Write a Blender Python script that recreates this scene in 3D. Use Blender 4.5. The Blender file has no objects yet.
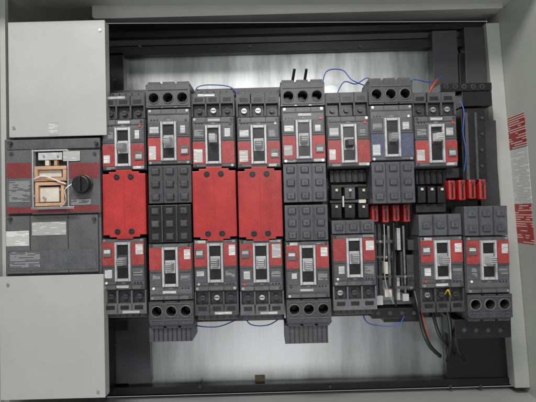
import bpy, bmesh, math, random
from mathutils import Vector, Matrix
random.seed(7)
sc = bpy.context.scene
C = sc.collection
R = math.radians
# ---------------------------------------------------------------- camera
F = 464.0; S = 0.0024; D = F*S
PITCH, ROLL = R(1.5), R(1.5)
fw = Vector((0, math.cos(PITCH), math.sin(PITCH)))
u0_ = Vector((0, -math.sin(PITCH), math.cos(PITCH))); r0_ = Vector((1, 0, 0))
rt = r0_*math.cos(ROLL) - u0_*math.sin(ROLL)
up = u0_*math.cos(ROLL) + r0_*math.sin(ROLL)
CAM = Vector((0, -D, -0.03))
cd = bpy.data.cameras.new('camera'); cam = bpy.data.objects.new('camera', cd); C.objects.link(cam)
m = Matrix((rt, up, -fw)).transposed().to_4x4(); m.translation = CAM
cam.matrix_world = m
cd.sensor_width = 36; cd.lens = F/536*36; cd.clip_end = 50; cd.clip_start = 0.01
sc.camera = cam

def P(u, v, y=0.0):
    d = fw*F + rt*(u-268) - up*(v-201)
    t = (y-CAM.y)/d.y
    return CAM + d*t
def rect(u0, v0, u1, v1, y):
    c = P((u0+u1)/2, (v0+v1)/2, y); k = (D+y)/F
    w = (u1-u0)*k/2; h = (v1-v0)*k/2
    return c.x-w, c.x+w, c.z-h, c.z+h

# ---------------------------------------------------------------- materials
def mat(name, col, rough=0.5, metal=0.0, var=0.12, scale=30, bump=0.0, bscale=400, col2=None, dust=0.0, coat=0.0, rvar=0.12, stretch=None, objrand=0.0):
    m = bpy.data.materials.new(name); m.use_nodes = True
    n = m.node_tree.nodes; l = m.node_tree.links
    b = n['Principled BSDF']; b.inputs['Roughness'].default_value = rough; b.inputs['Metallic'].default_value = metal
    b.inputs['Coat Weight'].default_value = coat; b.inputs['Coat Roughness'].default_value = 0.18
    tc = n.new('ShaderNodeTexCoord'); ns = n.new('ShaderNodeTexNoise'); ns.inputs['Scale'].default_value = scale
    ns.inputs['Detail'].default_value = 6; ns.inputs['Roughness'].default_value = 0.65
    oi = n.new('ShaderNodeObjectInfo'); ad = n.new('ShaderNodeVectorMath'); ad.operation = 'ADD'
    l.new(tc.outputs['Object'], ad.inputs[0]); l.new(oi.outputs['Random'], ad.inputs[1])
    src = ad.outputs[0]
    if stretch:
        mp = n.new('ShaderNodeMapping'); mp.inputs['Scale'].default_value = stretch; l.new(src, mp.inputs[0]); src = mp.outputs[0]
    l.new(src, ns.inputs['Vector'])
    cr = n.new('ShaderNodeValToRGB')
    a = [max(0, c*(1-var)) for c in col]; c2 = col2 or [min(1, c*(1+var)) for c in col]
    cr.color_ramp.elements[0].position = 0.32; cr.color_ramp.elements[1].position = 0.68
    cr.color_ramp.elements[0].color = (*a, 1); cr.color_ramp.elements[1].color = (*c2, 1)
    l.new(ns.outputs['Fac'], cr.inputs['Fac'])
    out = cr.outputs['Color']
    if objrand:
        hs = n.new('ShaderNodeHueSaturation'); mr = n.new('ShaderNodeMapRange'); mr.inputs[3].default_value = 1-objrand; mr.inputs[4].default_value = 1+objrand
        l.new(oi.outputs['Random'], mr.inputs[0]); l.new(mr.outputs[0], hs.inputs['Value']); l.new(out, hs.inputs['Color']); out = hs.outputs[0]
    if dust > 0:
        n2 = n.new('ShaderNodeTexNoise'); n2.inputs['Scale'].default_value = 420; n2.inputs['Detail'].default_value = 8
        l.new(ad.outputs[0], n2.inputs['Vector'])
        r2 = n.new('ShaderNodeMapRange'); r2.inputs[1].default_value = 0.5; r2.inputs[2].default_value = 0.8
        r2.inputs[3].default_value = 0; r2.inputs[4].default_value = dust
        l.new(n2.outputs['Fac'], r2.inputs[0])
        mx = n.new('ShaderNodeMix'); mx.data_type = 'RGBA'
        l.new(r2.outputs[0], mx.inputs[0]); l.new(out, mx.inputs[6]); mx.inputs[7].default_value = (0.5, 0.48, 0.45, 1)
        out = mx.outputs[2]
    l.new(out, b.inputs['Base Color'])
    rr = n.new('ShaderNodeMapRange'); rr.inputs[3].default_value = max(0.05, rough-rvar*.8); rr.inputs[4].default_value = min(1, rough+rvar)
    l.new(ns.outputs['Fac'], rr.inputs[0]); l.new(rr.outputs[0], b.inputs['Roughness'])
    if bump:
        n3 = n.new('ShaderNodeTexNoise'); n3.inputs['Scale'].default_value = bscale; n3.inputs['Detail'].default_value = 3
        l.new(tc.outputs['Object'], n3.inputs['Vector'])
        bp = n.new('ShaderNodeBump'); bp.inputs['Strength'].default_value = bump; bp.inputs['Distance'].default_value = 0.001
        l.new(n3.outputs['Fac'], bp.inputs['Height']); l.new(bp.outputs[0], b.inputs['Normal'])
    return m
def printed(name, paper, ink, rows=420, dens=0.42, strength=0.6, fx=0.12, thick=0.42):
    m = bpy.data.materials.new(name); m.use_nodes = True
    n = m.node_tree.nodes; l = m.node_tree.links; b = n['Principled BSDF']; b.inputs['Roughness'].default_value = 0.45
    tc = n.new('ShaderNodeTexCoord'); oi = n.new('ShaderNodeObjectInfo')
    sp = n.new('ShaderNodeSeparateXYZ'); l.new(tc.outputs['Object'], sp.inputs[0])
    mu = n.new('ShaderNodeMath'); mu.operation = 'MULTIPLY'; mu.inputs[1].default_value = rows; l.new(sp.outputs['Z'], mu.inputs[0])
    fr = n.new('ShaderNodeMath'); fr.operation = 'FRACT'; l.new(mu.outputs[0], fr.inputs[0])
    lt = n.new('ShaderNodeMath'); lt.operation = 'LESS_THAN'; lt.inputs[1].default_value = thick; l.new(fr.outputs[0], lt.inputs[0])
    fl = n.new('ShaderNodeMath'); fl.operation = 'FLOOR'; l.new(mu.outputs[0], fl.inputs[0])
    cb = n.new('ShaderNodeCombineXYZ')
    mx_ = n.new('ShaderNodeMath'); mx_.operation = 'MULTIPLY'; mx_.inputs[1].default_value = rows*fx; l.new(sp.outputs['X'], mx_.inputs[0])
    my_ = n.new('ShaderNodeMath'); my_.operation = 'MULTIPLY_ADD'; my_.inputs[1].default_value = rows*fx; l.new(sp.outputs['Y'], my_.inputs[0]); l.new(mx_.outputs[0], my_.inputs[2])
    l.new(my_.outputs[0], cb.inputs[0]); m7 = n.new('ShaderNodeMath'); m7.operation = 'MULTIPLY'; m7.inputs[1].default_value = 7.3
    l.new(fl.outputs[0], m7.inputs[0]); l.new(m7.outputs[0], cb.inputs[1]); m8 = n.new('ShaderNodeMath'); m8.operation = 'MULTIPLY'; m8.inputs[1].default_value = 50
    l.new(oi.outputs['Random'], m8.inputs[0]); l.new(m8.outputs[0], cb.inputs[2])
    ns = n.new('ShaderNodeTexNoise'); ns.inputs['Scale'].default_value = 1.0; ns.inputs['Detail'].default_value = 0; l.new(cb.outputs[0], ns.inputs['Vector'])
    gt = n.new('ShaderNodeMath'); gt.operation = 'GREATER_THAN'; gt.inputs[1].default_value = dens; l.new(ns.outputs['Fac'], gt.inputs[0])
    an = n.new('ShaderNodeMath'); an.operation = 'MULTIPLY'; l.new(lt.outputs[0], an.inputs[0]); l.new(gt.outputs[0], an.inputs[1])
    a2 = n.new('ShaderNodeMath'); a2.operation = 'MULTIPLY'; a2.inputs[1].default_value = strength; l.new(an.outputs[0], a2.inputs[0])
    hs = n.new('ShaderNodeHueSaturation'); hs.inputs['Color'].default_value = (*paper, 1)
    mr = n.new('ShaderNodeMapRange'); mr.inputs[3].default_value = 0.66; mr.inputs[4].default_value = 1.08; l.new(oi.outputs['Random'], mr.inputs[0]); l.new(mr.outputs[0], hs.inputs['Value'])
    mx = n.new('ShaderNodeMix'); mx.data_type = 'RGBA'; l.new(hs.outputs[0], mx.inputs[6]); mx.inputs[7].default_value = (*ink, 1)
    l.new(a2.outputs[0], mx.inputs[0]); l.new(mx.outputs[2], b.inputs['Base Color'])
    return m
M = dict(
    paint=mat('light grey painted steel', (0.355, 0.355, 0.348), 0.42, var=0.07, scale=4, bump=0.12, bscale=700, dust=0.04),
    lip=mat('dull grey painted lip', (0.34, 0.345, 0.33), 0.45, var=0.08, scale=5, bump=0.12, bscale=700, dust=0.05),
    sage=mat('sage grey painted steel', (0.365, 0.375, 0.345), 0.42, var=0.07, scale=4, bump=0.12, bscale=700, dust=0.03),
    body=mat('charcoal moulded plastic', (0.092, 0.092, 0.097), 0.42, var=0.22, scale=40, bump=0.25, bscale=900, dust=0.16, objrand=0.2),
    bodyd=mat('dark charcoal moulded plastic', (0.045, 0.045, 0.049), 0.40, var=0.25, scale=40, bump=0.25, bscale=900, dust=0.13, objrand=0.2),
    cover=mat('grey end cover plastic', (0.066, 0.067, 0.073), 0.40, var=0.2, scale=40, bump=0.2, bscale=900, dust=0.13, objrand=0.15),
    black=mat('black painted steel', (0.006, 0.006, 0.007), 0.32, var=0.3, scale=12, bump=0.1, dust=0.02),
    blackp=mat('black plastic', (0.008, 0.008, 0.009), 0.35, var=0.2, scale=60, dust=0.04),
    dsteel=mat('dark grey steel', (0.040, 0.040, 0.044), 0.36, var=0.2, scale=10, dust=0.03),
    red=mat('red moulded plastic', (0.34, 0.018, 0.017), 0.40, var=0.2, scale=18, bump=0.15, bscale=60, dust=0.07, objrand=0.08, coat=0.35),
    band=mat('dull red printed band', (0.28, 0.030, 0.030), 0.45, var=0.22, scale=60, dust=0.16, objrand=0.12),
    mband=mat('dull maroon band', (0.17, 0.024, 0.027), 0.42, var=0.15, scale=30, dust=0.12),
    mbody=mat('worn grey plastic case', (0.082, 0.083, 0.086), 0.42, var=0.2, scale=16, bump=0.2, bscale=700, dust=0.14),
    navy=mat('slate blue printed band', (0.055, 0.066, 0.115), 0.5, var=0.2, scale=60, dust=0.14),
    esc=mat('grey handle surround', (0.40, 0.40, 0.405), 0.36, var=0.18, scale=80, dust=0.12, objrand=0.15),
    handle=mat('pale grey handle', (0.38, 0.38, 0.385), 0.4, var=0.12, scale=80, objrand=0.2),
    white=mat('white plastic', (0.62, 0.62, 0.60), 0.5, var=0.06, scale=40),
    cream=mat('cream plastic', (0.55, 0.51, 0.43), 0.5, var=0.12, scale=40),
    metal=mat('zinc plated metal', (0.62, 0.62, 0.60), 0.30, 1.0, var=0.15, scale=60),
    wood=mat('pale orange strip', (0.50, 0.31, 0.19), 0.38, 0.1, var=0.18, scale=70),
    copper=mat('tin plated bus metal', (0.40, 0.39, 0.37), 0.30, 0.95, var=0.25, scale=40),
    galv=mat('glossy sheet metal', (0.40, 0.41, 0.41), 0.30, 1.0, var=0.34, scale=7, bump=0.3, bscale=11, rvar=0.18, stretch=(1.8, 1.0, 0.3), dust=0.1),  # streaked spangle tone, with blotchy reflections painted into the colour
    label=printed('printed white label', (0.58, 0.58, 0.56), (0.06, 0.06, 0.06), 330),
    glabel=printed('printed grey label', (0.10, 0.10, 0.105), (0.48, 0.48, 0.48), 330, 0.45, 0.6),
    rlabel=printed('printed red label', (0.34, 0.028, 0.022), (0.75, 0.7, 0.68), 170, 0.44, .65, .15),
    wlabel=printed('printed notice label', (0.56, 0.56, 0.55), (0.12, 0.12, 0.12), 260, 0.36, .6, .1),
    blue=mat('blue wire insulation', (0.03, 0.09, 0.34), 0.4, var=0.1),
    redw=mat('red wire insulation', (0.50, 0.05, 0.02), 0.4, var=0.1),
    yellow=mat('yellow wire insulation', (0.6, 0.42, 0.03), 0.4, var=0.1),
    whitew=mat('pale grey wire insulation', (0.30, 0.30, 0.29), 0.4, var=0.1),
    tan=mat('worn brown spot', (0.075, 0.06, 0.032), 0.6, var=0.5, scale=200),
    ink=mat('grey ink', (0.42, 0.42, 0.42), 0.5, var=0.02),
)

# ---------------------------------------------------------------- mesh helpers
def box(bm, x0, x1, y0, y1, z0, z1, taper=0.0):
    if x0 > x1: x0, x1 = x1, x0
    if z0 > z1: z0, z1 = z1, z0
    t = taper
    vs = [bm.verts.new(p) for p in ((x0+t, y0, z0+t), (x1-t, y0, z0+t), (x1-t, y0, z1-t), (x0+t, y0, z1-t), (x0, y1, z0), (x1, y1, z0), (x1, y1, z1), (x0, y1, z1))]
    for f in ((0,1,2,3), (5,4,7,6), (4,5,1,0), (3,2,6,7), (4,0,3,7), (1,5,6,2)):
        bm.faces.new([vs[i] for i in f])
def cyl(bm, x, z, r, y0, y1, n=20, r1=None):
    r1 = r if r1 is None else r1
    a = [bm.verts.new((x+r*math.cos(2*math.pi*i/n), y0, z+r*math.sin(2*math.pi*i/n))) for i in range(n)]
    b = [bm.verts.new((x+r1*math.cos(2*math.pi*i/n), y1, z+r1*math.sin(2*math.pi*i/n))) for i in range(n)]
    bm.faces.new(a); bm.faces.new(b[::-1])
    for i in range(n): bm.faces.new((a[i], b[i], b[(i+1)%n], a[(i+1)%n]))
def holecell(bm, x0, x1, z0, z1, cx, cz, r, y0, depth, n=32):
    inn, out, bot = [], [], []
    for i in range(n):
        a = 2*math.pi*(i+0.5)/n; c, s = math.cos(a), math.sin(a)
        inn.append(bm.verts.new((cx+r*c, y0, cz+r*s))); bot.append(bm.verts.new((cx+r*c*0.95, y0+depth, cz+r*s*0.95)))
        tx = ((x1-cx)/c if c > 0 else (x0-cx)/c); tz = ((z1-cz)/s if s > 0 else (z0-cz)/s); t = min(tx, tz)
        out.append(bm.verts.new((cx+t*c, y0, cz+t*s)))
    for i in range(n):
        j = (i+1) % n
        bm.faces.new((inn[i], inn[j], out[j], out[i])); bm.faces.new((inn[i], bot[i], bot[j], inn[j]))
    bm.faces.new(bot)
def tube(bm, pts, r, n=10, sub=8):
    pts = [Vector(p) for p in pts]; path = []
    for i in range(len(pts)-1):
        p0 = pts[max(i-1, 0)]; p1 = pts[i]; p2 = pts[i+1]; p3 = pts[min(i+2, len(pts)-1)]
        for k in range(sub):
            t = k/sub
            path.append(0.5*((2*p1)+(p2-p0)*t+(2*p0-5*p1+4*p2-p3)*t*t+(3*p1-p0-3*p2+p3)*t**3))
    path.append(pts[-1]); prev = None
    for i, p in enumerate(path):
        d = (path[min(i+1, len(path)-1)]-path[max(i-1, 0)]).normalized()
        a = d.cross(Vector((0.13, 1, 0.21))).normalized(); b = d.cross(a)
        ring = [bm.verts.new(p+r*(a*math.cos(2*math.pi*k/n)+b*math.sin(2*math.pi*k/n))) for k in range(n)]
        if prev:
            for k in range(n): bm.faces.new((prev[k], prev[(k+1)%n], ring[(k+1)%n], ring[k]))
        else: bm.faces.new(ring)
        prev = ring
    bm.faces.new(prev)
def build(name, bm, m, parent=None, bevel=0.0, smooth=False, label=None):
    bmesh.ops.recalc_face_normals(bm, faces=bm.faces)
    me = bpy.data.meshes.new(name); bm.to_mesh(me); bm.free(); me.materials.append(M[m])
    o = bpy.data.objects.new(name, me); C.objects.link(o)
    if smooth:
        for p in me.polygons: p.use_smooth = len(p.vertices) == 4
    if bevel:
        md = o.modifiers.new('bevel', 'BEVEL'); md.width = bevel; md.segments = 2; md.limit_method = 'ANGLE'
    if parent: o.parent = parent
    if label: o['label'] = label
    return o
def tag(o, label, cat, group=None):
    o['label'] = label; o['category'] = cat
    if group: o['group'] = group
    return o
def empty(name, loc, label, cat, group=None):
    o = bpy.data.objects.new(name, None); C.objects.link(o); o.location = loc; o.empty_display_size = 0.02
    tag(o, label, cat, group)
    return o
class AbsThing:
    """a thing whose parts are given in cabinet coordinates"""
    def __init__(s, name, loc, label, cat, group=None):
        s.o = empty(name, loc, label, cat, group); s.loc = Vector(loc)
    def part(s, name, bm, m, bevel=0.0, smooth=False, label=None):
        p = build(name, bm, m, None, bevel, smooth, label)
        p.parent = s.o; p.location = -s.loc
        return p
    def parts(s, name, rects, y0, y1, m, bevel=0.0, label=None):
        return [s.part(name, RB([r], y0, y1), m, bevel, label=label) for r in rects]
def RB(rects, y0, y1, taper=0.0):
    bm = bmesh.new()
    for r in rects:
        x0, x1, z0, z1 = rect(*r, y0); box(bm, x0, x1, y0, y1, z0, z1, taper)
    return bm
def quadslab(pts, thick):
    bm = bmesh.new(); a = [bm.verts.new(p) for p in pts]; b = [bm.verts.new(Vector(p)+Vector(thick)) for p in pts]
    bm.faces.new(a); bm.faces.new(b[::-1])
    for i in range(4): bm.faces.new((a[i], b[i], b[(i+1)%4], a[(i+1)%4]))
    return bm
def text_mesh(name, s, size, m, parent, loc, rot=(math.pi/2, 0, 0), depth=0.0001):
    cu = bpy.data.curves.new(name, 'FONT'); cu.body = s; cu.size = size; cu.align_x = 'CENTER'; cu.align_y = 'CENTER'; cu.extrude = depth
    t = bpy.data.objects.new('tmp', cu); C.objects.link(t)
    dg = bpy.context.evaluated_depsgraph_get(); me = bpy.data.meshes.new_from_object(t.evaluated_get(dg))
    bpy.data.objects.remove(t); me.materials.clear(); me.materials.append(M[m])
    o = bpy.data.objects.new(name, me); C.objects.link(o); o.parent = parent; o.location = loc; o.rotation_euler = rot
    return o

# ---------------------------------------------------------------- enclosure
YB = 0.19      # back of the enclosure
YF = -0.12     # front rim
enc = AbsThing('switchboard_enclosure', (0, YB, -0.5), 'open grey painted steel switchboard enclosure with dark interior that holds all the breakers', 'enclosure')
TL = P(-60, 24, YB); TR = P(487, 21, YB); BR = P(518, 386, YB); BL = P(-60, 402, YB)
def pv(p, y): return Vector((p.x, y, p.z))
enc.part('back_wall', quadslab([pv(TL, YB+.004), pv(TR, YB+.004), pv(BR, YB+.004), pv(BL, YB+.004)], (0, 0.004, 0)), 'black')
enc.part('top_wall', quadslab([pv(TL, YF), pv(TR, YF), pv(TR, YB), pv(TL, YB)], (0, 0, 0.004)), 'sage')
enc.part('bottom_wall', quadslab([pv(BL, -.02), pv(BR, -.02), pv(BR, YB), pv(BL, YB)], (0, 0, -0.004)), 'paint')
rw = enc.part('right_wall', quadslab([pv(TR, YF), pv(BR, YF), pv(BR, YB), pv(TR, YB)], (0.004, 0, 0)), 'sage')
enc.part('left_wall', quadslab([pv(TL, YF), pv(BL, YF), pv(BL, YB), pv(TL, YB)], (-0.004, 0, 0)), 'sage')
YP = 0.125     # flat inner flange of the right wall
zt_, zb_ = P(487, 23, YP).z, P(516, 388, YP).z
fx0, fx1 = P(486, 23, YP).x, P(515.5, 388, YP).x
gx = lambda z: TR.x+(BR.x-TR.x)*(TR.z-z)/(TR.z-BR.z)
zt_ = min(zt_, TR.z-.001); zb_ = max(zb_, BR.z+.001)
enc.part('wall_flange', quadslab([(fx0, YP, zt_), (gx(zt_)-.0005, YP, zt_), (gx(zb_)-.0005, YP, zb_), (fx1, YP, zb_)], (0, 0.004, 0)), 'sage', 0.0008)
enc.part('flange_return', quadslab([(fx0, YP+.0042, zt_), (fx0+.003, YP+.0042, zt_), (fx1+.003, YP+.0042, zb_), (fx1, YP+.0042, zb_)], (0, 0.05, 0)), 'lip')
bm = bmesh.new(); a = P(92, 12, 0.08); zt = P(290, 12, .08).z; box(bm, a.x, P(503, 12, .08).x, 0.08, 0.083, zt-0.004, zt+0.05)
enc.part('top_lip', bm, 'lip', .0008)
enc.part('backing_sheet', RB([(126, 50, 464, 388)], YB-0.012, YB), 'galv')
fr = [(104, 27, 490, 33), (104, 42, 490, 51), (104, 51.3, 126, 330), (464, 51.3, 498, 330), (104, 383, 516, 390), (104, 330.3, 112, 382.7)]
enc.parts('inner_frame', fr, YB-0.035, YB-.012, 'black', 0.0012)
enc.part('frame_channel', RB([(104, 33.5, 490, 41.5)], YB-0.015, YB), 'dsteel')
enc.part('side_plate', RB([(110, 318, 150, 383)], YB-0.03, YB-.013), 'dsteel', 0.001, label='dark grey plate beside the bright backing sheet, lower left')
enc.part('side_plate', RB([(446, 318, 516, 384)], YB-0.03, YB-.013), 'black', 0.001)
enc.parts('folded_channel', [(433, 30, 458, 92), (466, 26, 487, 130)], YB-0.05, YB-.012, 'dsteel', 0.001)
enc.part('side_channel', RB([(482, 120, 500, 330)], 0.10, YB-.012), 'dsteel', 0.001)
for (u, v) in ((140, 46.5), (250, 46.5), (360, 46.5), (115, 80), (115, 345), (200, 386.5), (330, 386.5), (450, 386), (480, 386)):
    c = P(u, v, YB-.037); bm = bmesh.new(); cyl(bm, c.x, c.z, 0.0045, YB-.040, YB-.0352, 6); enc.part('frame_bolt', bm, 'dsteel')
def wallpt(u, v):
    n_ = (BR-TR); A = TR
    nrm = Vector((0, 1, 0)).cross(n_).normalized()
    d = fw*F + rt*(u-268) - up*(v-201)
    t = (A-CAM).dot(nrm)/d.dot(nrm)
    return CAM + d*t - Vector((0.0012, 0, 0))
def walllabel(u0, v0, u1, v1, m, lab):
    q = [wallpt(u0, v0), wallpt(u1, v0-1), wallpt(u1, v1), wallpt(u0, v1)]
    zt = (q[0].z+q[1].z)/2; zb = (q[2].z+q[3].z)/2
    yl = (q[0].y+q[3].y)/2; yr = (q[1].y+q[2].y)/2
    def X(z): return gx(z)-0.0012
    return build('warning_label', quadslab([(X(zt), yl, zt), (X(zt), yr, zt), (X(zb), yr, zb), (X(zb), yl, zb)], (0.0008, 0, 0)), m, rw, label=lab)
walllabel(508.5, 115, 526, 148, 'rlabel', 'red warning label at the top of the strip of labels')
walllabel(509.5, 148.6, 530, 204, 'wlabel', 'white printed notice between two red labels')
walllabel(513.5, 204.6, 533, 243, 'rlabel', 'lower red warning label')

# ---------------------------------------------------------------- left cover panels
def cover_panel(u0, v0, u1, v1, label, screws):
    x0, x1, z0, z1 = rect(u0, v0, u1, v1, -0.012)
    t = AbsThing('cover_panel', ((x0+x1)/2, 0, z0), label, 'cover panel', 'removable grey cover panels beside the breakers')
    bm = bmesh.new(); box(bm, x0, x1, -0.012, -0.009, z0, z1)
    t.part('panel_sheet', bm, 'paint', 0.0012)
    for (a, b) in ((x1-0.003, x1-.0005), (x0+.0005, x0+0.003)):
        bm = bmesh.new(); box(bm, a, b, -0.0088, 0.018, z0+.001, z1-.001); t.part('folded_side', bm, 'sage')
    for (u, v) in screws:
        c = P(u, v, -0.013); bm = bmesh.new(); cyl(bm, c.x, c.z, 0.004, -0.0145, -0.012, 6); t.part('screw', bm, 'metal')
    return t
cp1 = cover_panel(8, 20, 106, 137, 'light grey steel cover panel above the large breaker on the left', [(100, 30), (14, 128)])
x0, x1, z0, z1 = rect(49, 123, 58, 135, -0.0125); bm = bmesh.new(); box(bm, x0, x1, -0.0126, -0.0121, z0, z1); cp1.part('sticker', bm, 'label')
cp2 = cover_panel(0, 276, 104, 398, 'light grey steel cover panel below the large breaker on the left', [(8, 285), (98, 392)])
t = AbsThing('frame_strip', (P(3, 201, 0).x, 0, P(3, 402, 0).z), 'narrow sage grey upright frame strip along the left edge', 'frame strip')
t.part('upright', RB([(-18, -10, 7, 420)], 0.004, 0.02), 'sage', 0.001)
t.part('fold', RB([(-18, -10, -2, 420)], -0.012, 0.003), 'paint', 0.001)
t = AbsThing('bay_divider', (P(100, 201, .1).x, .1, P(100, 402, .1).z), 'black steel divider behind the right edges of the grey cover panels', 'divider')
t.part('divider_sheet', RB([(93, 15, 96, 404)], 0.03, YB-.036), 'black')

# ---------------------------------------------------------------- main breaker
mb = AbsThing('main_breaker', (P(53, 276).x, 0.05, P(53, 276).z), 'large charcoal main breaker with open handle window and round black knob, left of the rows', 'main breaker')
mb.part('housing', RB([(5, 138, 101, 275)], 0.0, 0.09), 'mbody', 0.002)
mb.part('upper_face', RB([(6, 139, 100, 149)], -0.006, 0.0), 'body', 0.0015)
mb.part('lower_face', RB([(6, 215, 98, 273)], -0.008, 0.0), 'mbody', 0.002)
mb.parts('mid_face', [(6, 150, 31.8, 213), (68.7, 150, 100, 213), (32, 210.4, 68.5, 214)], -0.014, 0.0, 'mbody', 0.0015)
mb.parts('red_band', [(6.5, 163, 31, 178), (69.5, 163, 99, 178), (6.5, 206.5, 99, 212.5)], -0.0148, -0.0142, 'mband')
mb.part('window_well', RB([(32, 150, 68.4, 210)], -0.003, -0.0005), 'blackp')
mb.part('window_frame', RB([(32, 149.5, 33.3, 209), (67.2, 149.5, 68.5, 209), (33.4, 149.5, 67.1, 151)], -0.017, -0.003), 'esc', 0.0005)
def ringbox(u0, v0, u1, v1, w, y0, y1):
    return RB([(u0, v0, u1, v0+w), (u0, v1-w, u1, v1), (u0, v0+w, u0+w, v1-w), (u1-w, v0+w, u1, v1-w)], y0, y1)
mb.part('coil_strip', ringbox(34, 166, 66, 181, 3.4, -0.026, -0.004), 'wood', 0.001, label='pale orange strip loop in the window')
mb.part('coil_strip', ringbox(35, 182, 64, 206, 3.2, -0.03, -0.004), 'wood', 0.001, label='lower pale orange strip loop in the window')
mb.part('inner_block', RB([(40, 187, 59, 202)], -0.022, -0.004), 'cream', 0.001)
mb.part('inner_block', RB([(38.5, 170, 61.5, 177.2)], -0.016, -0.004), 'cream', 0.001)
mb.part('inner_bracket', RB([(38, 152.5, 62, 160)], -0.014, -0.004), 'esc', 0.0008)
mb.part('inner_post', RB([(45, 160.4, 49, 165.6)], -0.014, -0.004), 'cream', 0.0006)
mb.part('inner_post', RB([(54, 160.4, 57, 165.6)], -0.016, -0.004), 'wood', 0.0006)
for (u, v) in ((43, 156), (57, 156), (36.6, 196), (62.4, 190), (46, 198)):
    c = P(u, v, -.02); bm = bmesh.new(); cyl(bm, c.x, c.z, 0.0026, -0.032 if v > 170 else -.0165, -0.012, 14); mb.part('inner_screw', bm, 'metal')
mb.part('cross_bar', RB([(31, 206.6, 74, 209.2)], -0.034, -0.031), 'metal', 0.0008)
bm = bmesh.new(); tube(bm, [P(34, 179, -.028), P(44, 176, -.034), P(58, 181, -.036), P(66, 184, -.032)], 0.0016); mb.part('coil_wire', bm, 'white', smooth=True)
bm = bmesh.new(); tube(bm, [P(60, 207, -.034), P(66, 200, -.036), P(65, 190, -.036), P(72, 184, -.03)], 0.0016); mb.part('linkage_rod', bm, 'metal', smooth=True)
c = P(81, 184, -0.03); bm = bmesh.new(); cyl(bm, c.x, c.z, 0.0195, -0.0365, -0.02, 36); cyl(bm, c.x, c.z, 0.023, -0.0198, -0.0152, 36)
kn = mb.part('knob', bm, 'blackp', 0.0015)
bm = bmesh.new(); box(bm, c.x-0.0035, c.x+0.0035, -0.046, -0.0366, c.z-0.018, c.z+0.018); build('grip', bm, 'blackp', kn, 0.001)
mb.part('rating_label', RB([(63, 151, 80, 161)], -0.0175, -0.0172), 'label')
mb.part('rating_label', RB([(32, 222, 66, 235)], -0.0092, -0.0082), 'label')
mb.part('rating_label', RB([(6, 231, 29, 246)], -0.0092, -0.0082), 'label')
mb.part('rating_label', RB([(9, 181, 30, 202)], -0.0152, -0.0142), 'glabel')
mb.part('rating_label', RB([(71, 199, 91, 205)], -0.0155, -0.0149), 'glabel')
mb.part('data_plate', RB([(8, 250, 96, 270)], -0.0092, -0.0082), 'cover', 0.0006)
mb.part('data_label', RB([(10, 252, 40, 268)], -0.0098, -0.0093), 'glabel')
mb.parts('face_seam', [(30, 215.5, 30.6, 272.5), (68, 215.5, 68.6, 272.5)], -0.0084, -0.0079, 'blackp')
for (u, v) in ((10, 143), (96, 143), (10, 219), (94, 219), (12, 154), (95, 154)):
    c = P(u, v, -.012); bm = bmesh.new(); cyl(bm, c.x, c.z, 0.0042, -0.0165, -0.006, 16); mb.part('screw', bm, 'dsteel')

# ---------------------------------------------------------------- bus chassis
bc = AbsThing('bus_chassis', (P(290, 201, .1).x, .12, P(290, 310, .1).z), 'black bus bar chassis behind the two rows of breakers', 'chassis')
bc.part('spine', RB([(108, 120, 478, 300)], 0.085, 0.14), 'black', 0.002)
bc.part('standoff', RB([(104, 112, 116, 300)], 0.06, 0.085), 'blackp', 0.001)
for (r, y, m_) in (((378.5, 224, 382, 300), .06, 'dsteel'), ((388, 226, 390.5, 286), .05, 'copper'), ((397, 228, 400.5, 250), .05, 'esc'), ((403.5, 226, 405.5, 296), .05, 'copper'), ((408, 240, 414, 250), .045, 'dsteel'), ((384, 262, 388, 274), .04, 'cream'), ((397, 278, 400, 300), .05, 'esc'), ((385, 290, 392, 297), .05, 'cream'), ((403, 294, 409, 301), .045, 'esc'), ((377, 296, 383, 305), .05, 'esc')):
    bc.part('bus_bar', RB([r], y, 0.0848), m_, 0.0004)
bc.parts('insulator', [(374, 224, 377.5, 295), (383, 235, 387, 260), (392, 252, 396, 289), (400.8, 252, 403, 290), (407, 255, 415, 290)], 0.052, 0.0846, 'bodyd', 0.0006)
bc.parts('cross_strap', [(376, 240, 396, 243), (376, 275.5, 414, 277.5), (396, 286, 414, 289), (376, 256, 392, 258)], 0.038, 0.0398, 'bodyd', 0.0006)
bc.part('bright_plate', RB([(379, 280, 402, 300)], 0.0835, 0.0847), 'galv')
for (u, v) in ((380, 241.5), (392, 276.5), (405, 276.5), (411, 287.5), (386, 257)):
    c = P(u, v, .037); bm = bmesh.new(); cyl(bm, c.x, c.z, .0030, .034, .0379, 6); bc.part('strap_bolt', bm, 'metal')
# dark layered stab carriers between the facing rows, right of centre
bc.parts('stab_carrier', [(330, 170, 372, 182), (331, 184.5, 372, 187), (416, 170, 446, 184), (416, 204, 446, 212), (446, 168, 462, 178)], 0.055, 0.0848, 'bodyd', 0.0008)
bc.parts('carrier_rib', [(334+i*6, 171, 336+i*6, 181) for i in range(6)] + [(419+i*6, 171, 421+i*6, 183) for i in range(5)], 0.048, 0.0546, 'blackp', 0.0004)
bc.part('side_insulator', RB([(462, 108, 486, 182)], 0.03, 0.085), 'blackp', 0.001)
bc.parts('insulator_rib', [(466, 112, 469, 180), (476, 112, 478, 180)], 0.022, 0.0298, 'bodyd', 0.0006)
for v in (118, 134, 150, 166):
    c = P(481.5, v, .03); bm = bmesh.new(); cyl(bm, c.x, c.z, .004, .026, .0298, 6); bc.part('side_bolt', bm, 'dsteel')

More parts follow.
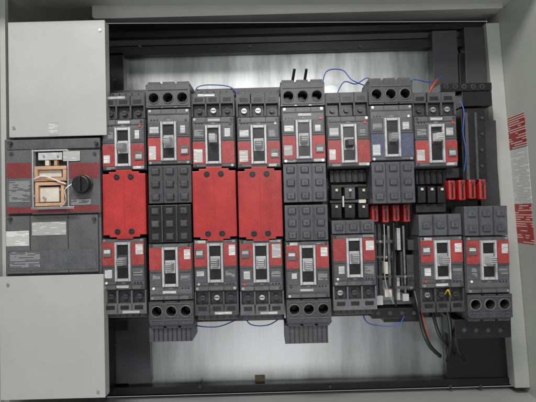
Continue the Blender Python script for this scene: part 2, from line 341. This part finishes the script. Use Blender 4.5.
# ---------------------------------------------------------------- breakers
k = S
def lb(rects, y0, y1, taper=0.0):
    bm = bmesh.new()
    for (a, b, c, d) in rects: box(bm, a*k, b*k, y0*k, y1*k, c*k, d*k, taper*k)
    return bm
W = 21.9
def breaker(u, v, lower, kind, label, band='band', cover=0, handle='handle', pos=0.5, block=0, covermat='cover', tagtop=False, bossm=None):
    fy = -0.010 if kind == 'L' else 0.0
    rnd = random.Random(int(u*7+v))
    c = P(u, v, fy)
    o = empty('circuit_breaker', (c.x, fy+rnd.uniform(-.0012, .0012), c.z), label, 'circuit breaker', 'circuit breakers in two facing rows')
    o.rotation_euler = (R(rnd.uniform(-.3, .3)), (math.pi if lower else 0)+R(rnd.uniform(-.25, .25)), 0)
    LB = 57 if kind == 'L' else 52
    build('housing', lb([(-W, W, 0.3, LB)], 3, 34), 'bodyd', o, 0.0012)
    build('face', lb([(-W+.6, W-.6, 0.8, LB-0.6)], 0, 3, 0.6), 'body', o, 0.0008)
    build('face_ledge', lb([(-20, 20, LB-6.4, LB-5.6)], -0.8, -.01), 'bodyd', o)
    build('face_ledge', lb([(-20.9, -8.2, 28, 28.8)], -0.9, -.01), 'bodyd', o)
    build('face_ledge', lb([(8.2, 20.9, 28, 28.8)], -0.9, -.01), 'bodyd', o)
    for (a, b) in ((-20.2, -8.6), (8.6, 20.2)):
        build('face_pad', lb([(a, b, 29.8, 43)], -0.7, -.01, 0.4), 'cover', o, 0.0003)
    for a in (-7.5, 7.5): build('pole_rib', lb([(a-.4, a+.4, LB-5.4, LB-1.5)], -0.8, -.01), 'bodyd', o)
    for i in range(3): build('vent_slot', lb([(-18+i*3.0, -16.6+i*3.0, 44.2, 45.6)], -0.25, -.01), 'blackp', o)
    if kind == 'L':
        bm = bmesh.new(); z0, z1 = LB+.2, 80
        for i in range(3):
            cx = (-14.2+14.2*i); xa = [-W, -7.2, 7.2, W]
            holecell(bm, xa[i]*k, xa[i+1]*k, z0*k, z1*k, cx*k, 67*k, 4.9*k, -1*k, 22*k)
        for q in (((-W, -1, z0), (-W, 34, z0), (-W, 34, z1), (-W, -1, z1)), ((W, -1, z0), (W, -1, z1), (W, 34, z1), (W, 34, z0)),
                  ((-W, -1, z1), (-W, 34, z1), (W, 34, z1), (W, -1, z1)), ((-W, -1, z0), (W, -1, z0), (W, 34, z0), (-W, 34, z0))):
            bm.faces.new([bm.verts.new(Vector(p)*k) for p in q])
        bmesh.ops.remove_doubles(bm, verts=bm.verts, dist=1e-5)
        build('lug_housing', bm, 'bodyd', o)
        for i in range(3):
            cx = (-14.2+14.2*i)*k
            bm = bmesh.new(); n = 28; rings = []
            for (r, y) in ((4.9, -.95), (4.9, -2.0), (5.7, -2.0), (6.0, -.95)):
                rings.append([bm.verts.new((cx+r*k*math.cos(2*math.pi*j/n), y*k, 67*k+r*k*math.sin(2*math.pi*j/n))) for j in range(n)])
            for a in range(3):
                for j in range(n): bm.faces.new((rings[a][j], rings[a][(j+1)%n], rings[a+1][(j+1)%n], rings[a+1][j]))
            cr = build('lug_collar', bm, 'body', o, smooth=True)
            bm = bmesh.new(); cyl(bm, cx, 67*k, 3.4*k, 14*k, 19*k, 6); build('lug_screw', bm, 'dsteel', cr)
        build('end_cap', lb([(-20.5, -8.6, 81.6, 84), (-5.8, 5.8, 81.6, 84), (8.6, 20.5, 81.6, 84), (-W, W, 80.2, 82)], 2, 32), 'bodyd', o, 0.0005)
        for (a, b) in ((59, 60), (74.8, 75.8)): build('lug_ridge', lb([(-20, 20, a, b)], -1.8, -1), 'cover', o, 0.0003)
    else:
        z0, z1 = LB+.2, 76
        build('terminal_housing', lb([(-W, W, z0, z1)], 9, 34), 'bodyd', o, 0.001)
        build('terminal_barrier', lb([(-W, -W+1.6, z0, z1), (-8, -6.4, z0, z1), (6.4, 8, z0, z1), (W-1.6, W, z0, z1), (-W+1.2, W-1.2, 65.5, z1-.1)], 2, 8.9), 'bodyd' if rnd.random() < .6 else 'body', o, 0.0004)
        for i in range(3):
            xc = -14.2+14.2*i; cx = xc*k
            bm = bmesh.new(); cyl(bm, cx, 59*k, 2.7*k, 5*k, 8.1*k, 18)
            ts = build('terminal_screw', bm, 'metal' if rnd.random() > 0.6 else 'dsteel', o)
            bm = bmesh.new(); box(bm, cx-2.2*k, cx+2.2*k, 4.8*k, 4.98*k, 58.6*k, 59.4*k); build('screw_slot', bm, 'blackp', ts)
            build('terminal_pad', lb([(xc-5.6, xc+5.6, 53.5, 65)], 8.2, 8.95), 'dsteel', o)
            build('hood_slot', lb([(xc-4.2, xc+4.2, 67.5, 71.5)], 1.75, 1.98), 'blackp', o)
        if tagtop: build('side_tag', lb([(-15, 2, 72.8, 75.2)], 1.6, 1.98), 'label', o)
    bz = 26+rnd.random()*1.5
    for (a, b) in ((-20.9, -8.3), (8.3, 20.9)):
        build('colour_band', lb([(a, b, 4.5, bz)], -0.5, -0.02), band, o)
    build('handle_surround', lb([(-8.0, -5.5, 4, 43), (5.5, 8.0, 4, 43), (-5.6, 5.6, 4.1, 6.8), (-5.6, 5.6, 40.0, 42.9)], -3.2, -0.03, 0.25), 'esc', o, 0.0004)
    build('handle_slot', lb([(-5.4, 5.4, 6.9, 39.9)], -0.9, -0.04), 'blackp', o)
    hz = 11+pos*16
    h = build('handle', lb([(-4.1, 4.1, hz, hz+8)], -13, -1.7, 1.0), handle, o, 0.0012)
    for q in (2, 3.8, 5.6): build('handle_grip', lb([(-3, 3, hz+q-.3, hz+q+.3)], -13.3, -13.02), 'bodyd', h)
    build('handle_slider', lb([(-4.9, 4.9, hz-2, hz+10.6)], -1.6, -0.95), rnd.choice(['dsteel', 'dsteel', 'esc', 'handle']), o, 0.0004)
    if rnd.random() < .95:
        w_ = 6+rnd.random()*3
        build('rating_label', lb([(-19.8, -19.8+w_, 5+rnd.random()*3, 15+rnd.random()*5)], -0.85, -0.52), 'label', o)
    if rnd.random() < .75:
        rp = build('rating_plug', lb([(11.4, 19.6, 10, 18.5)], -1.8, -0.52), 'body', o, 0.0005)
        build('plug_label', lb([(12.4, 18.6, 11.5, 14+rnd.random()*2.5)], -2.0, -1.82), 'label', rp)
    build('approval_label', lb([(10+rnd.random()*2, 19-rnd.random()*3, 31.5, 36+rnd.random()*4)], -0.95, -0.72), 'label' if rnd.random() < .6 else 'glabel', o)
    build('data_label', lb([(-19, -10, 32, 37+rnd.random()*4)], -0.95, -0.72), 'glabel' if rnd.random() < .7 else 'label', o)
    if rnd.random() < .6: build('serial_label', lb([(9.5, 20, 1.2, 4.2)], -0.4, -0.02), 'label', o)
    if rnd.random() < .5: build('serial_label', lb([(-19, -9, 1.2, 3.4)], -0.4, -0.02), 'glabel', o)
    if rnd.random() < .5: build('frame_label', lb([(-5, 8, 47.2, 49.6)], -0.4, -0.02), 'label', o)
    bm = bmesh.new(); cyl(bm, 17*k, 44.5*k, 1.3*k, -0.9*k, -.02*k, 12); build('test_button', bm, rnd.choice(['white', 'redw', 'esc', 'bodyd']), o)
    for (a, b) in ((-18.5, LB-3), (18.5, LB-3), (-18.5, 2.4), (18.5, 2.4)):
        bm = bmesh.new(); cyl(bm, a*k, b*k, 1.4*k, -0.7*k, -.02*k, 12); build('screw', bm, rnd.choice(['metal', 'dsteel']), o)
    text_mesh('switch_marking', 'ON', 2.3*k, 'ink', o, (0, -0.6*k, 44.7*k), (math.pi/2, math.pi if lower else 0, 0))
    if cover:
        n_rows = max(1, int(cover/12))
        ec = build('end_cover', lb([(-W+.3, W-.3, -cover, -0.2)], 1, 34, 0.3), covermat, o, 0.001)
        for r in range(n_rows):
            zc = -cover*(r+0.5)/n_rows
            for i in range(3):
                xc = -14.2+14.2*i
                build('cover_boss', lb([(xc-4.3, xc+4.3, zc-3.6, zc+3.6)], -1.6, 0.98, 1.2), bossm or covermat, ec, 0.0008)
                bm = bmesh.new(); cyl(bm, xc*k, zc*k, 1.5*k, -1.8*k, -1.62*k, 14); build('boss_cap', bm, 'bodyd', ec)
        for a in (-7.2, 7.2): build('cover_rib', lb([(a-.5, a+.5, -cover+1, -1)], -1.2, .98), 'bodyd', ec)
    if block:
        if kind == 'L':
            zz = 84.4; yy = 6; nx = 9; x_0 = -19; x_1 = 24
        else:
            zz = 76.3; yy = 10; nx = 6; x_0 = -20.5; x_1 = 20.5
        lbk = build('lug_block', lb([(x_0, x_1, zz, zz+block)], yy, 40), 'bodyd', o, 0.001)
        for i in range(nx):
            xs = x_0+1+(x_1-x_0-2)*i/nx
            build('block_groove', lb([(xs, xs+1, zz+1, zz+block-1)], yy-.6, yy-.02), 'blackp', lbk)
    return o
UP = [
 (124, 170.5, 'S', 'upper row, leftmost short breaker, above the left red plate', dict(tagtop=True, block=5)),
 (169.5, 165, 'L', 'upper row breaker with three round lug holes, second column from the left', dict(cover=38, covermat='bodyd')),
 (214, 168, 'S', 'upper row short breaker above the middle red plate, third column', dict(tagtop=True, handle='white', pos=.9, block=5)),
 (259.5, 168, 'S', 'upper row short breaker above the right red plate, fourth column', dict(tagtop=False, block=4)),
 (304.5, 163, 'L', 'upper row breaker with round lug holes under two black prongs, fifth column', dict(cover=39)),
 (349.5, 167, 'S', 'upper row short breaker in the sixth column, above pale bus connectors', dict(handle='blackp')),
 (393, 161, 'L', 'upper row breaker with round lug holes and slate blue band, seventh column', dict(cover=42, band='navy')),
 (437, 167, 'S', 'upper row rightmost short breaker with white handle, beside the black bracket', dict(handle='white', pos=.9)),
]
LO = [
 (123, 238, 'S', 'lower row, leftmost short breaker, below the left red plate', dict(tagtop=True, block=5)),
 (170, 243, 'L', 'lower row breaker with three round lug holes, second column from the left', dict(cover=38, covermat='blackp', bossm='bodyd', block=14)),
 (215, 239, 'S', 'lower row short breaker below the middle red plate, third column', dict(tagtop=True, block=6)),
 (260.5, 239, 'S', 'lower row short breaker below the right red plate, fourth column', dict(tagtop=True, block=6)),
 (307, 241, 'L', 'lower row breaker with round lug holes and tall lug block, fifth column', dict(cover=36, block=18)),
 (353.5, 234, 'S', 'lower row short breaker in the sixth column, left of the open wiring gap', dict(cover=14, block=6)),
 (441, 236, 'S', 'lower row short breaker just right of the open wiring gap', dict(cover=22)),
 (487, 236, 'L', 'lower row rightmost breaker with round lug holes, next to the right wall', dict(cover=30)),
]
for (u, v, kd, lab, kw) in UP: breaker(u, v, False, kd, lab, **kw)
for (u, v, kd, lab, kw) in LO: breaker(u, v, True, kd, lab, **kw)

# ---------------------------------------------------------------- red filler plates
def red_plate(u0, v0, u1, v1, label):
    y = -0.004; x0, x1, z0, z1 = rect(u0, v0, u1, v1, y); cx = (x0+x1)/2
    t = AbsThing('red_filler_plate', (cx, 0.05, z0), label, 'filler plate', 'red filler plates between facing breakers')
    bm = bmesh.new(); tab = 4.2*k; a, b = x0+.0006, x1-.0006; h = 8*k; g = 15*k; st = 2.0*k
    top = [(b, z1-tab), (cx+g, z1-tab), (cx+g, z1-st), (cx+h, z1-st), (cx+h, z1), (cx-h, z1), (cx-h, z1-st), (cx-g, z1-st), (cx-g, z1-tab), (a, z1-tab)]
    bot = [(a, z0+tab), (cx-g, z0+tab), (cx-g, z0+st), (cx-h, z0+st), (cx-h, z0), (cx+h, z0), (cx+h, z0+st), (cx+g, z0+st), (cx+g, z0+tab), (b, z0+tab)]
    out = bot+top
    f0 = [bm.verts.new((p[0], y, p[1])) for p in out]; f1 = [bm.verts.new((p[0], .05, p[1])) for p in out]
    n = len(out)
    bm.faces.new(f0); bm.faces.new(f1[::-1])
    for i in range(n): bm.faces.new((f0[i], f1[i], f1[(i+1)%n], f0[(i+1)%n]))
    t.part('plate', bm, 'red', 0.0012)
    for (p, q, e) in ((cx-0.0004, cx+0.0004, 10), (x0+1.2*k, x0+1.8*k, 6), (x1-1.8*k, x1-1.2*k, 6)):
        bm = bmesh.new(); box(bm, p, q, y-.001, y-.0001, z0+e*k, z1-e*k); t.part('raised_rib', bm, 'red', 0.0002)
    for sx in (-1, 1):
        for zz in (z0+7.4*k, z1-7.4*k):
            bm = bmesh.new(); cyl(bm, cx+sx*7*k, zz, 2.9*k, y-.0018, y-.0002, 22)
            s_ = t.part('screw', bm, 'blackp', 0.0004)
            bm = bmesh.new(); box(bm, cx+sx*7*k-1.8*k, cx+sx*7*k+1.8*k, y-.0021, y-.00185, zz-.3*k, zz+.3*k)
            build('screw_slot', bm, 'dsteel', s_)
red_plate(102.5, 169.5, 146, 239, 'red plastic filler plate in the leftmost column')
red_plate(192.5, 166.5, 236.5, 241, 'red plastic filler plate in the third column, left one of the adjoining pair')
red_plate(238, 166.5, 282.5, 241, 'red plastic filler plate in the fourth column, right one of the adjoining pair')

# ---------------------------------------------------------------- bus stabs
def stab(u0, v0, u1, v1, m, label, group, y=0.03, blade='copper', rnd=0.0008, blades=1):
    x0, x1, z0, z1 = rect(u0, v0, u1, v1, y); cx = (x0+x1)/2
    t = AbsThing('bus_connector', (cx, 0.085, z0), label, 'bus connector', group)
    bm = bmesh.new(); box(bm, x0, x1, y, 0.085, z0, z1, 0.0008); t.part('sleeve', bm, m, rnd)
    if blades:
        bm = bmesh.new(); box(bm, cx-.0022, cx+.0022, y-.0012, y-.0001, z0+.005, z1-.014); t.part('blade_slot', bm, 'blackp', 0.0003)
        bm = bmesh.new(); box(bm, cx-.0030, cx+.0030, y-.006, y-.0001, z1-.011, z1-.005); t.part('blade', bm, blade, 0.0006)
for i, lab in enumerate(('leftmost', 'second', 'third', 'rightmost')):
    stab(371.5+i*10.6, 205-i*.3, 378.8+i*10.6, 222-i*.3+(i % 2), 'red', lab+' red bus connector of the four above the wiring gap', 'red bus connectors above the wiring gap', 0.028+.004*(i % 2), 'dsteel', .0026)
for i, lab in enumerate(('leftmost', 'second', 'third', 'rightmost')):
    stab(448.5+i*10.2, 180-i*.4, 456+i*10.2, 200-i*.4+(i % 2), 'red', lab+' red bus connector of the four at the right end', 'red bus connectors at the right end', 0.018+.005*(i % 2), 'dsteel', .0026)
for i, lab in enumerate(('left', 'middle', 'right')):
    stab(417.5+i*10, 186, 426+i*10, 203, 'blackp', lab+' black bus connector of three, left of the red ones at the right end', 'black bus connectors', 0.03, 'cream')
for i, lab in enumerate(('left', 'middle', 'right')):
    stab(331+i*13.5, 187, 342+i*13.5, 199.5, 'blackp' if i != 1 else 'bodyd', lab+' black and cream bus connector of the upper three in the sixth column', 'bus connectors, upper set', 0.035+.006*(i == 1), 'cream')
for i, lab in enumerate(('left', 'middle', 'right')):
    stab(331+i*13.5, 203.5, 342+i*13.5, 218, 'blackp', lab+' black and cream bus connector of the lower three in the sixth column', 'bus connectors, lower set', 0.035+.006*(i == 0), 'cream')
t = AbsThing('clamp_strap', (P(352, 202, .05).x, .085, P(352, 203, .05).z), 'thin cream and black strap between the two sets of connectors in the sixth column', 'strap')
t.part('strap_bar', RB([(330, 200, 370, 202.6)], 0.045, 0.085), 'bodyd', .0005)
t.part('strap_clip', RB([(342.6, 196, 344.2, 207)], 0.036, 0.0448), 'cream', .0005); t.part('strap_clip', RB([(359, 199.5, 366, 203)], 0.032, 0.0448), 'cream', .0005)

# ---------------------------------------------------------------- brackets
def bracket(name, rects, y0, y1, label, holes=(), m='black'):
    r = rects[0]; c = P((r[0]+r[2])/2, r[3], y0)
    t = AbsThing(name, (c.x, y1, c.z), label, 'bracket')
    t.parts('plate', rects, y0, y1, m, 0.001)
    for (u, v, rr) in holes:
        c = P(u, v, y0); bm = bmesh.new(); cyl(bm, c.x, c.z, rr*k, y0-.0012, y0-.0001, 18); rm = t.part('rim', bm, 'dsteel')
        bm = bmesh.new(); cyl(bm, c.x, c.z, rr*k*.6, y0-.0018, y0-.00125, 18); build('bolt', bm, 'dsteel' if rr < 2.5 else 'blackp', rm)
    return t
bracket('upper_bracket', [(440, 83, 492, 91), (462, 91.2, 492, 106)], 0.03, 0.08, 'black perforated bracket at the upper right, above the side insulator', [(446+9*i, 86.5, 2.6) for i in range(5)])
bracket('lower_bracket', [(372, 308, 440, 318), (384, 318.2, 420, 322)], 0.05, 0.1, 'black bracket under the wiring gap in the lower row', [(378+12*i, 313, 2.2) for i in range(5)])
bracket('support_shelf', [(455, 319, 511, 338)], 0.02, 0.10, 'dark shelf block under the rightmost lower breaker', [(464+12*i, 330, 2.2) for i in range(4)], 'black')
bracket('mounting_rail', [(196, 88, 283, 95)], 0.06, 0.09, 'grey mounting rail behind the third and fourth upper breakers', [(206+14*i, 91, 1.6) for i in range(6)], 'dsteel')
bracket('mounting_rail', [(104, 296, 148, 320)], 0.10, 0.12, 'dark mounting rail behind the leftmost lower breaker', [], 'black')
bracket('mounting_rail', [(194, 310, 284, 321)], 0.10, 0.12, 'dark mounting rail behind the third and fourth lower breakers', [], 'black')
bracket('mounting_rail', [(330, 304, 376, 316)], 0.10, 0.12, 'dark mounting rail behind the sixth lower breaker', [], 'black')
bracket('mounting_rail', [(104, 90, 148, 104)], 0.10, 0.12, 'dark mounting rail behind the leftmost upper breaker', [(112+9*i, 93, 1.6) for i in range(4)], 'dsteel')

# ---------------------------------------------------------------- wires
def wire(name, pts, r, m, label, cat='wire', group=None):
    bm = bmesh.new(); tube(bm, [P(*p) for p in pts], r)
    return tag(build(name, bm, m, smooth=True), label, cat, group)
wire('blue_wire', [(322, 92, .09), (326, 72, .08), (342, 70, .09), (352, 80, .08), (366, 86, .09)], .0014, 'blue', 'thin blue wire looping above the sixth upper breaker')
wire('blue_wire', [(336, 96, .08), (344, 82, .09), (356, 84, .09), (368, 78, .08), (374, 90, .09)], .0014, 'blue', 'second thin blue wire tangled above the sixth upper breaker')
wire('blue_wire', [(409, 95, .08), (412, 80, .07), (430, 82, .08), (444, 76, .1)], .0014, 'blue', 'thin blue wire above the gap between seventh and eighth upper breakers')
wire('blue_wire', [(192, 100, .05), (198, 87, .055), (216, 85, .055), (232, 88, .055), (240, 100, .05)], .0014, 'blue', 'thin blue wire arching behind the third upper breaker')
wire('blue_wire', [(460, 100, .02), (464, 112, .012), (463, 132, .014), (466, 152, .016), (464, 172, .03)], .0014, 'blue', 'thin blue wire running down beside the rightmost upper breaker')
wire('blue_wire', [(180, 300, .095), (188, 322, .08), (215, 327, .07), (236, 320, .095)], .0014, 'blue', 'thin blue wire hanging below the third lower breaker')
wire('blue_wire', [(244, 312, .095), (250, 324, .07), (268, 325, .07), (283, 316, .095)], .0014, 'blue', 'thin blue wire hanging below the fourth lower breaker')
wire('blue_wire', [(360, 300, .095), (366, 321, .07), (382, 326, .06), (398, 325, .045), (404, 316, .045)], .0014, 'blue', 'thin blue loop below the lower sixth breaker and the wiring gap')
wire('red_wire', [(430, 106, .03), (429, 94, .02), (434, 84, .02), (438, 79, .05)], .0022, 'redw', 'short orange red wire rising beside the rightmost upper breaker')
wire('white_cable', [(384, 224, .04), (384.6, 245, .03), (384.2, 268, .03), (387, 288, .035), (394, 304, .04)], .0013, 'whitew', 'thin pale cable running down the open wiring gap', 'cable')
wire('black_cable', [(393.5, 222, .04), (394, 250, .03), (393, 280, .03), (396, 306, .04)], .0024, 'blackp', 'straight black cable down the middle of the open wiring gap', 'cable')
wire('black_cable', [(414, 290, .05), (419, 312, .03), (423, 330, .03), (430, 346, .05), (440, 356, .10)], .005, 'blackp', 'leftmost black cable hanging below the lower row', 'cable')
wire('black_cable', [(440, 288, .04), (446, 306, .02), (450, 326, .03), (450, 345, .06), (447, 360, .12)], .005, 'blackp', 'thick black cable hanging beside the yellow wire end', 'cable')
wire('black_cable', [(430, 300, .05), (434, 318, .04), (439, 334, .045), (447, 346, .07), (454, 354, .12)], .004, 'blackp', 'black cable between the two thicker cables below the lower row', 'cable')
wire('black_cable', [(456, 316, .05), (455, 334, .04), (458, 350, .07), (464, 360, .13)], .004, 'blackp', 'rightmost black cable hanging by the dark shelf block', 'cable')
wire('red_wire', [(417, 300, .045), (422, 314, .022), (426, 328, .024), (430, 338, .04)], .0012, 'redw', 'thin red wire along the leftmost black cable')
wire('yellow_wire', [(444, 296, .03), (448, 290, -.01), (451, 298, .02)], .0018, 'yellow', 'short yellow wire end by the rightmost lower breaker')
for u, lab in ((292, 'left'), (304, 'right')):
    bm = bmesh.new(); a = P(u, 84, .07); b = P(u+2.5, 69, .05); tube(bm, [a, (a+b)/2, b], 0.0035)
    tag(build('black_prong', bm, 'blackp', smooth=True), lab+' black prong standing above the fifth upper breaker', 'prong', 'black prongs')
bm = bmesh.new(); x0, x1, z0, z1 = rect(255, 375, 265, 381.5, YB-.0135)
box(bm, x0, x1, YB-.0132, YB-.0121, z0, z1)
tag(build('worn_tag', bm, 'tan', bevel=.0004), 'small faint brown tag at the bottom centre of the backing sheet', 'tag')

# ---------------------------------------------------------------- light
w = bpy.data.worlds.new('World'); sc.world = w; w.use_nodes = True
w.node_tree.nodes['Background'].inputs[0].default_value = (0.96, 0.98, 1, 1); w.node_tree.nodes['Background'].inputs[1].default_value = 0.32
def area(name, loc, target, sx, sy, e, col=(1, 1, 1)):
    ld = bpy.data.lights.new(name, 'AREA'); ld.shape = 'RECTANGLE'; ld.size = sx; ld.size_y = sy; ld.energy = e; ld.color = col
    o = bpy.data.objects.new(name, ld); C.objects.link(o); o.location = loc
    o.rotation_euler = (Vector(target)-Vector(loc)).to_track_quat('-Z', 'Y').to_euler()
area('ceiling_light', (-0.35, -1.5, 1.4), (0, 0, 0), 0.8, 0.4, 37, (1, .985, .96))
area('low_reflection_fill', (0.0, -1.6, -0.95), (0, 0, -0.25), 0.8, 0.5, 3.0)  # added lamp without a visible source, mirrored as glare in the backing sheet
area('floor_bounce', (0.0, -1.0, -1.9), (0, 0, -0.1), 1.6, 0.8, 12)
area('flash', (0.25, -1.3, 0.5), (0, 0, 0), 0.25, 0.2, 5)
sc.view_settings.view_transform = 'Standard'; sc.view_settings.look = 'None'; sc.view_settings.exposure = 0
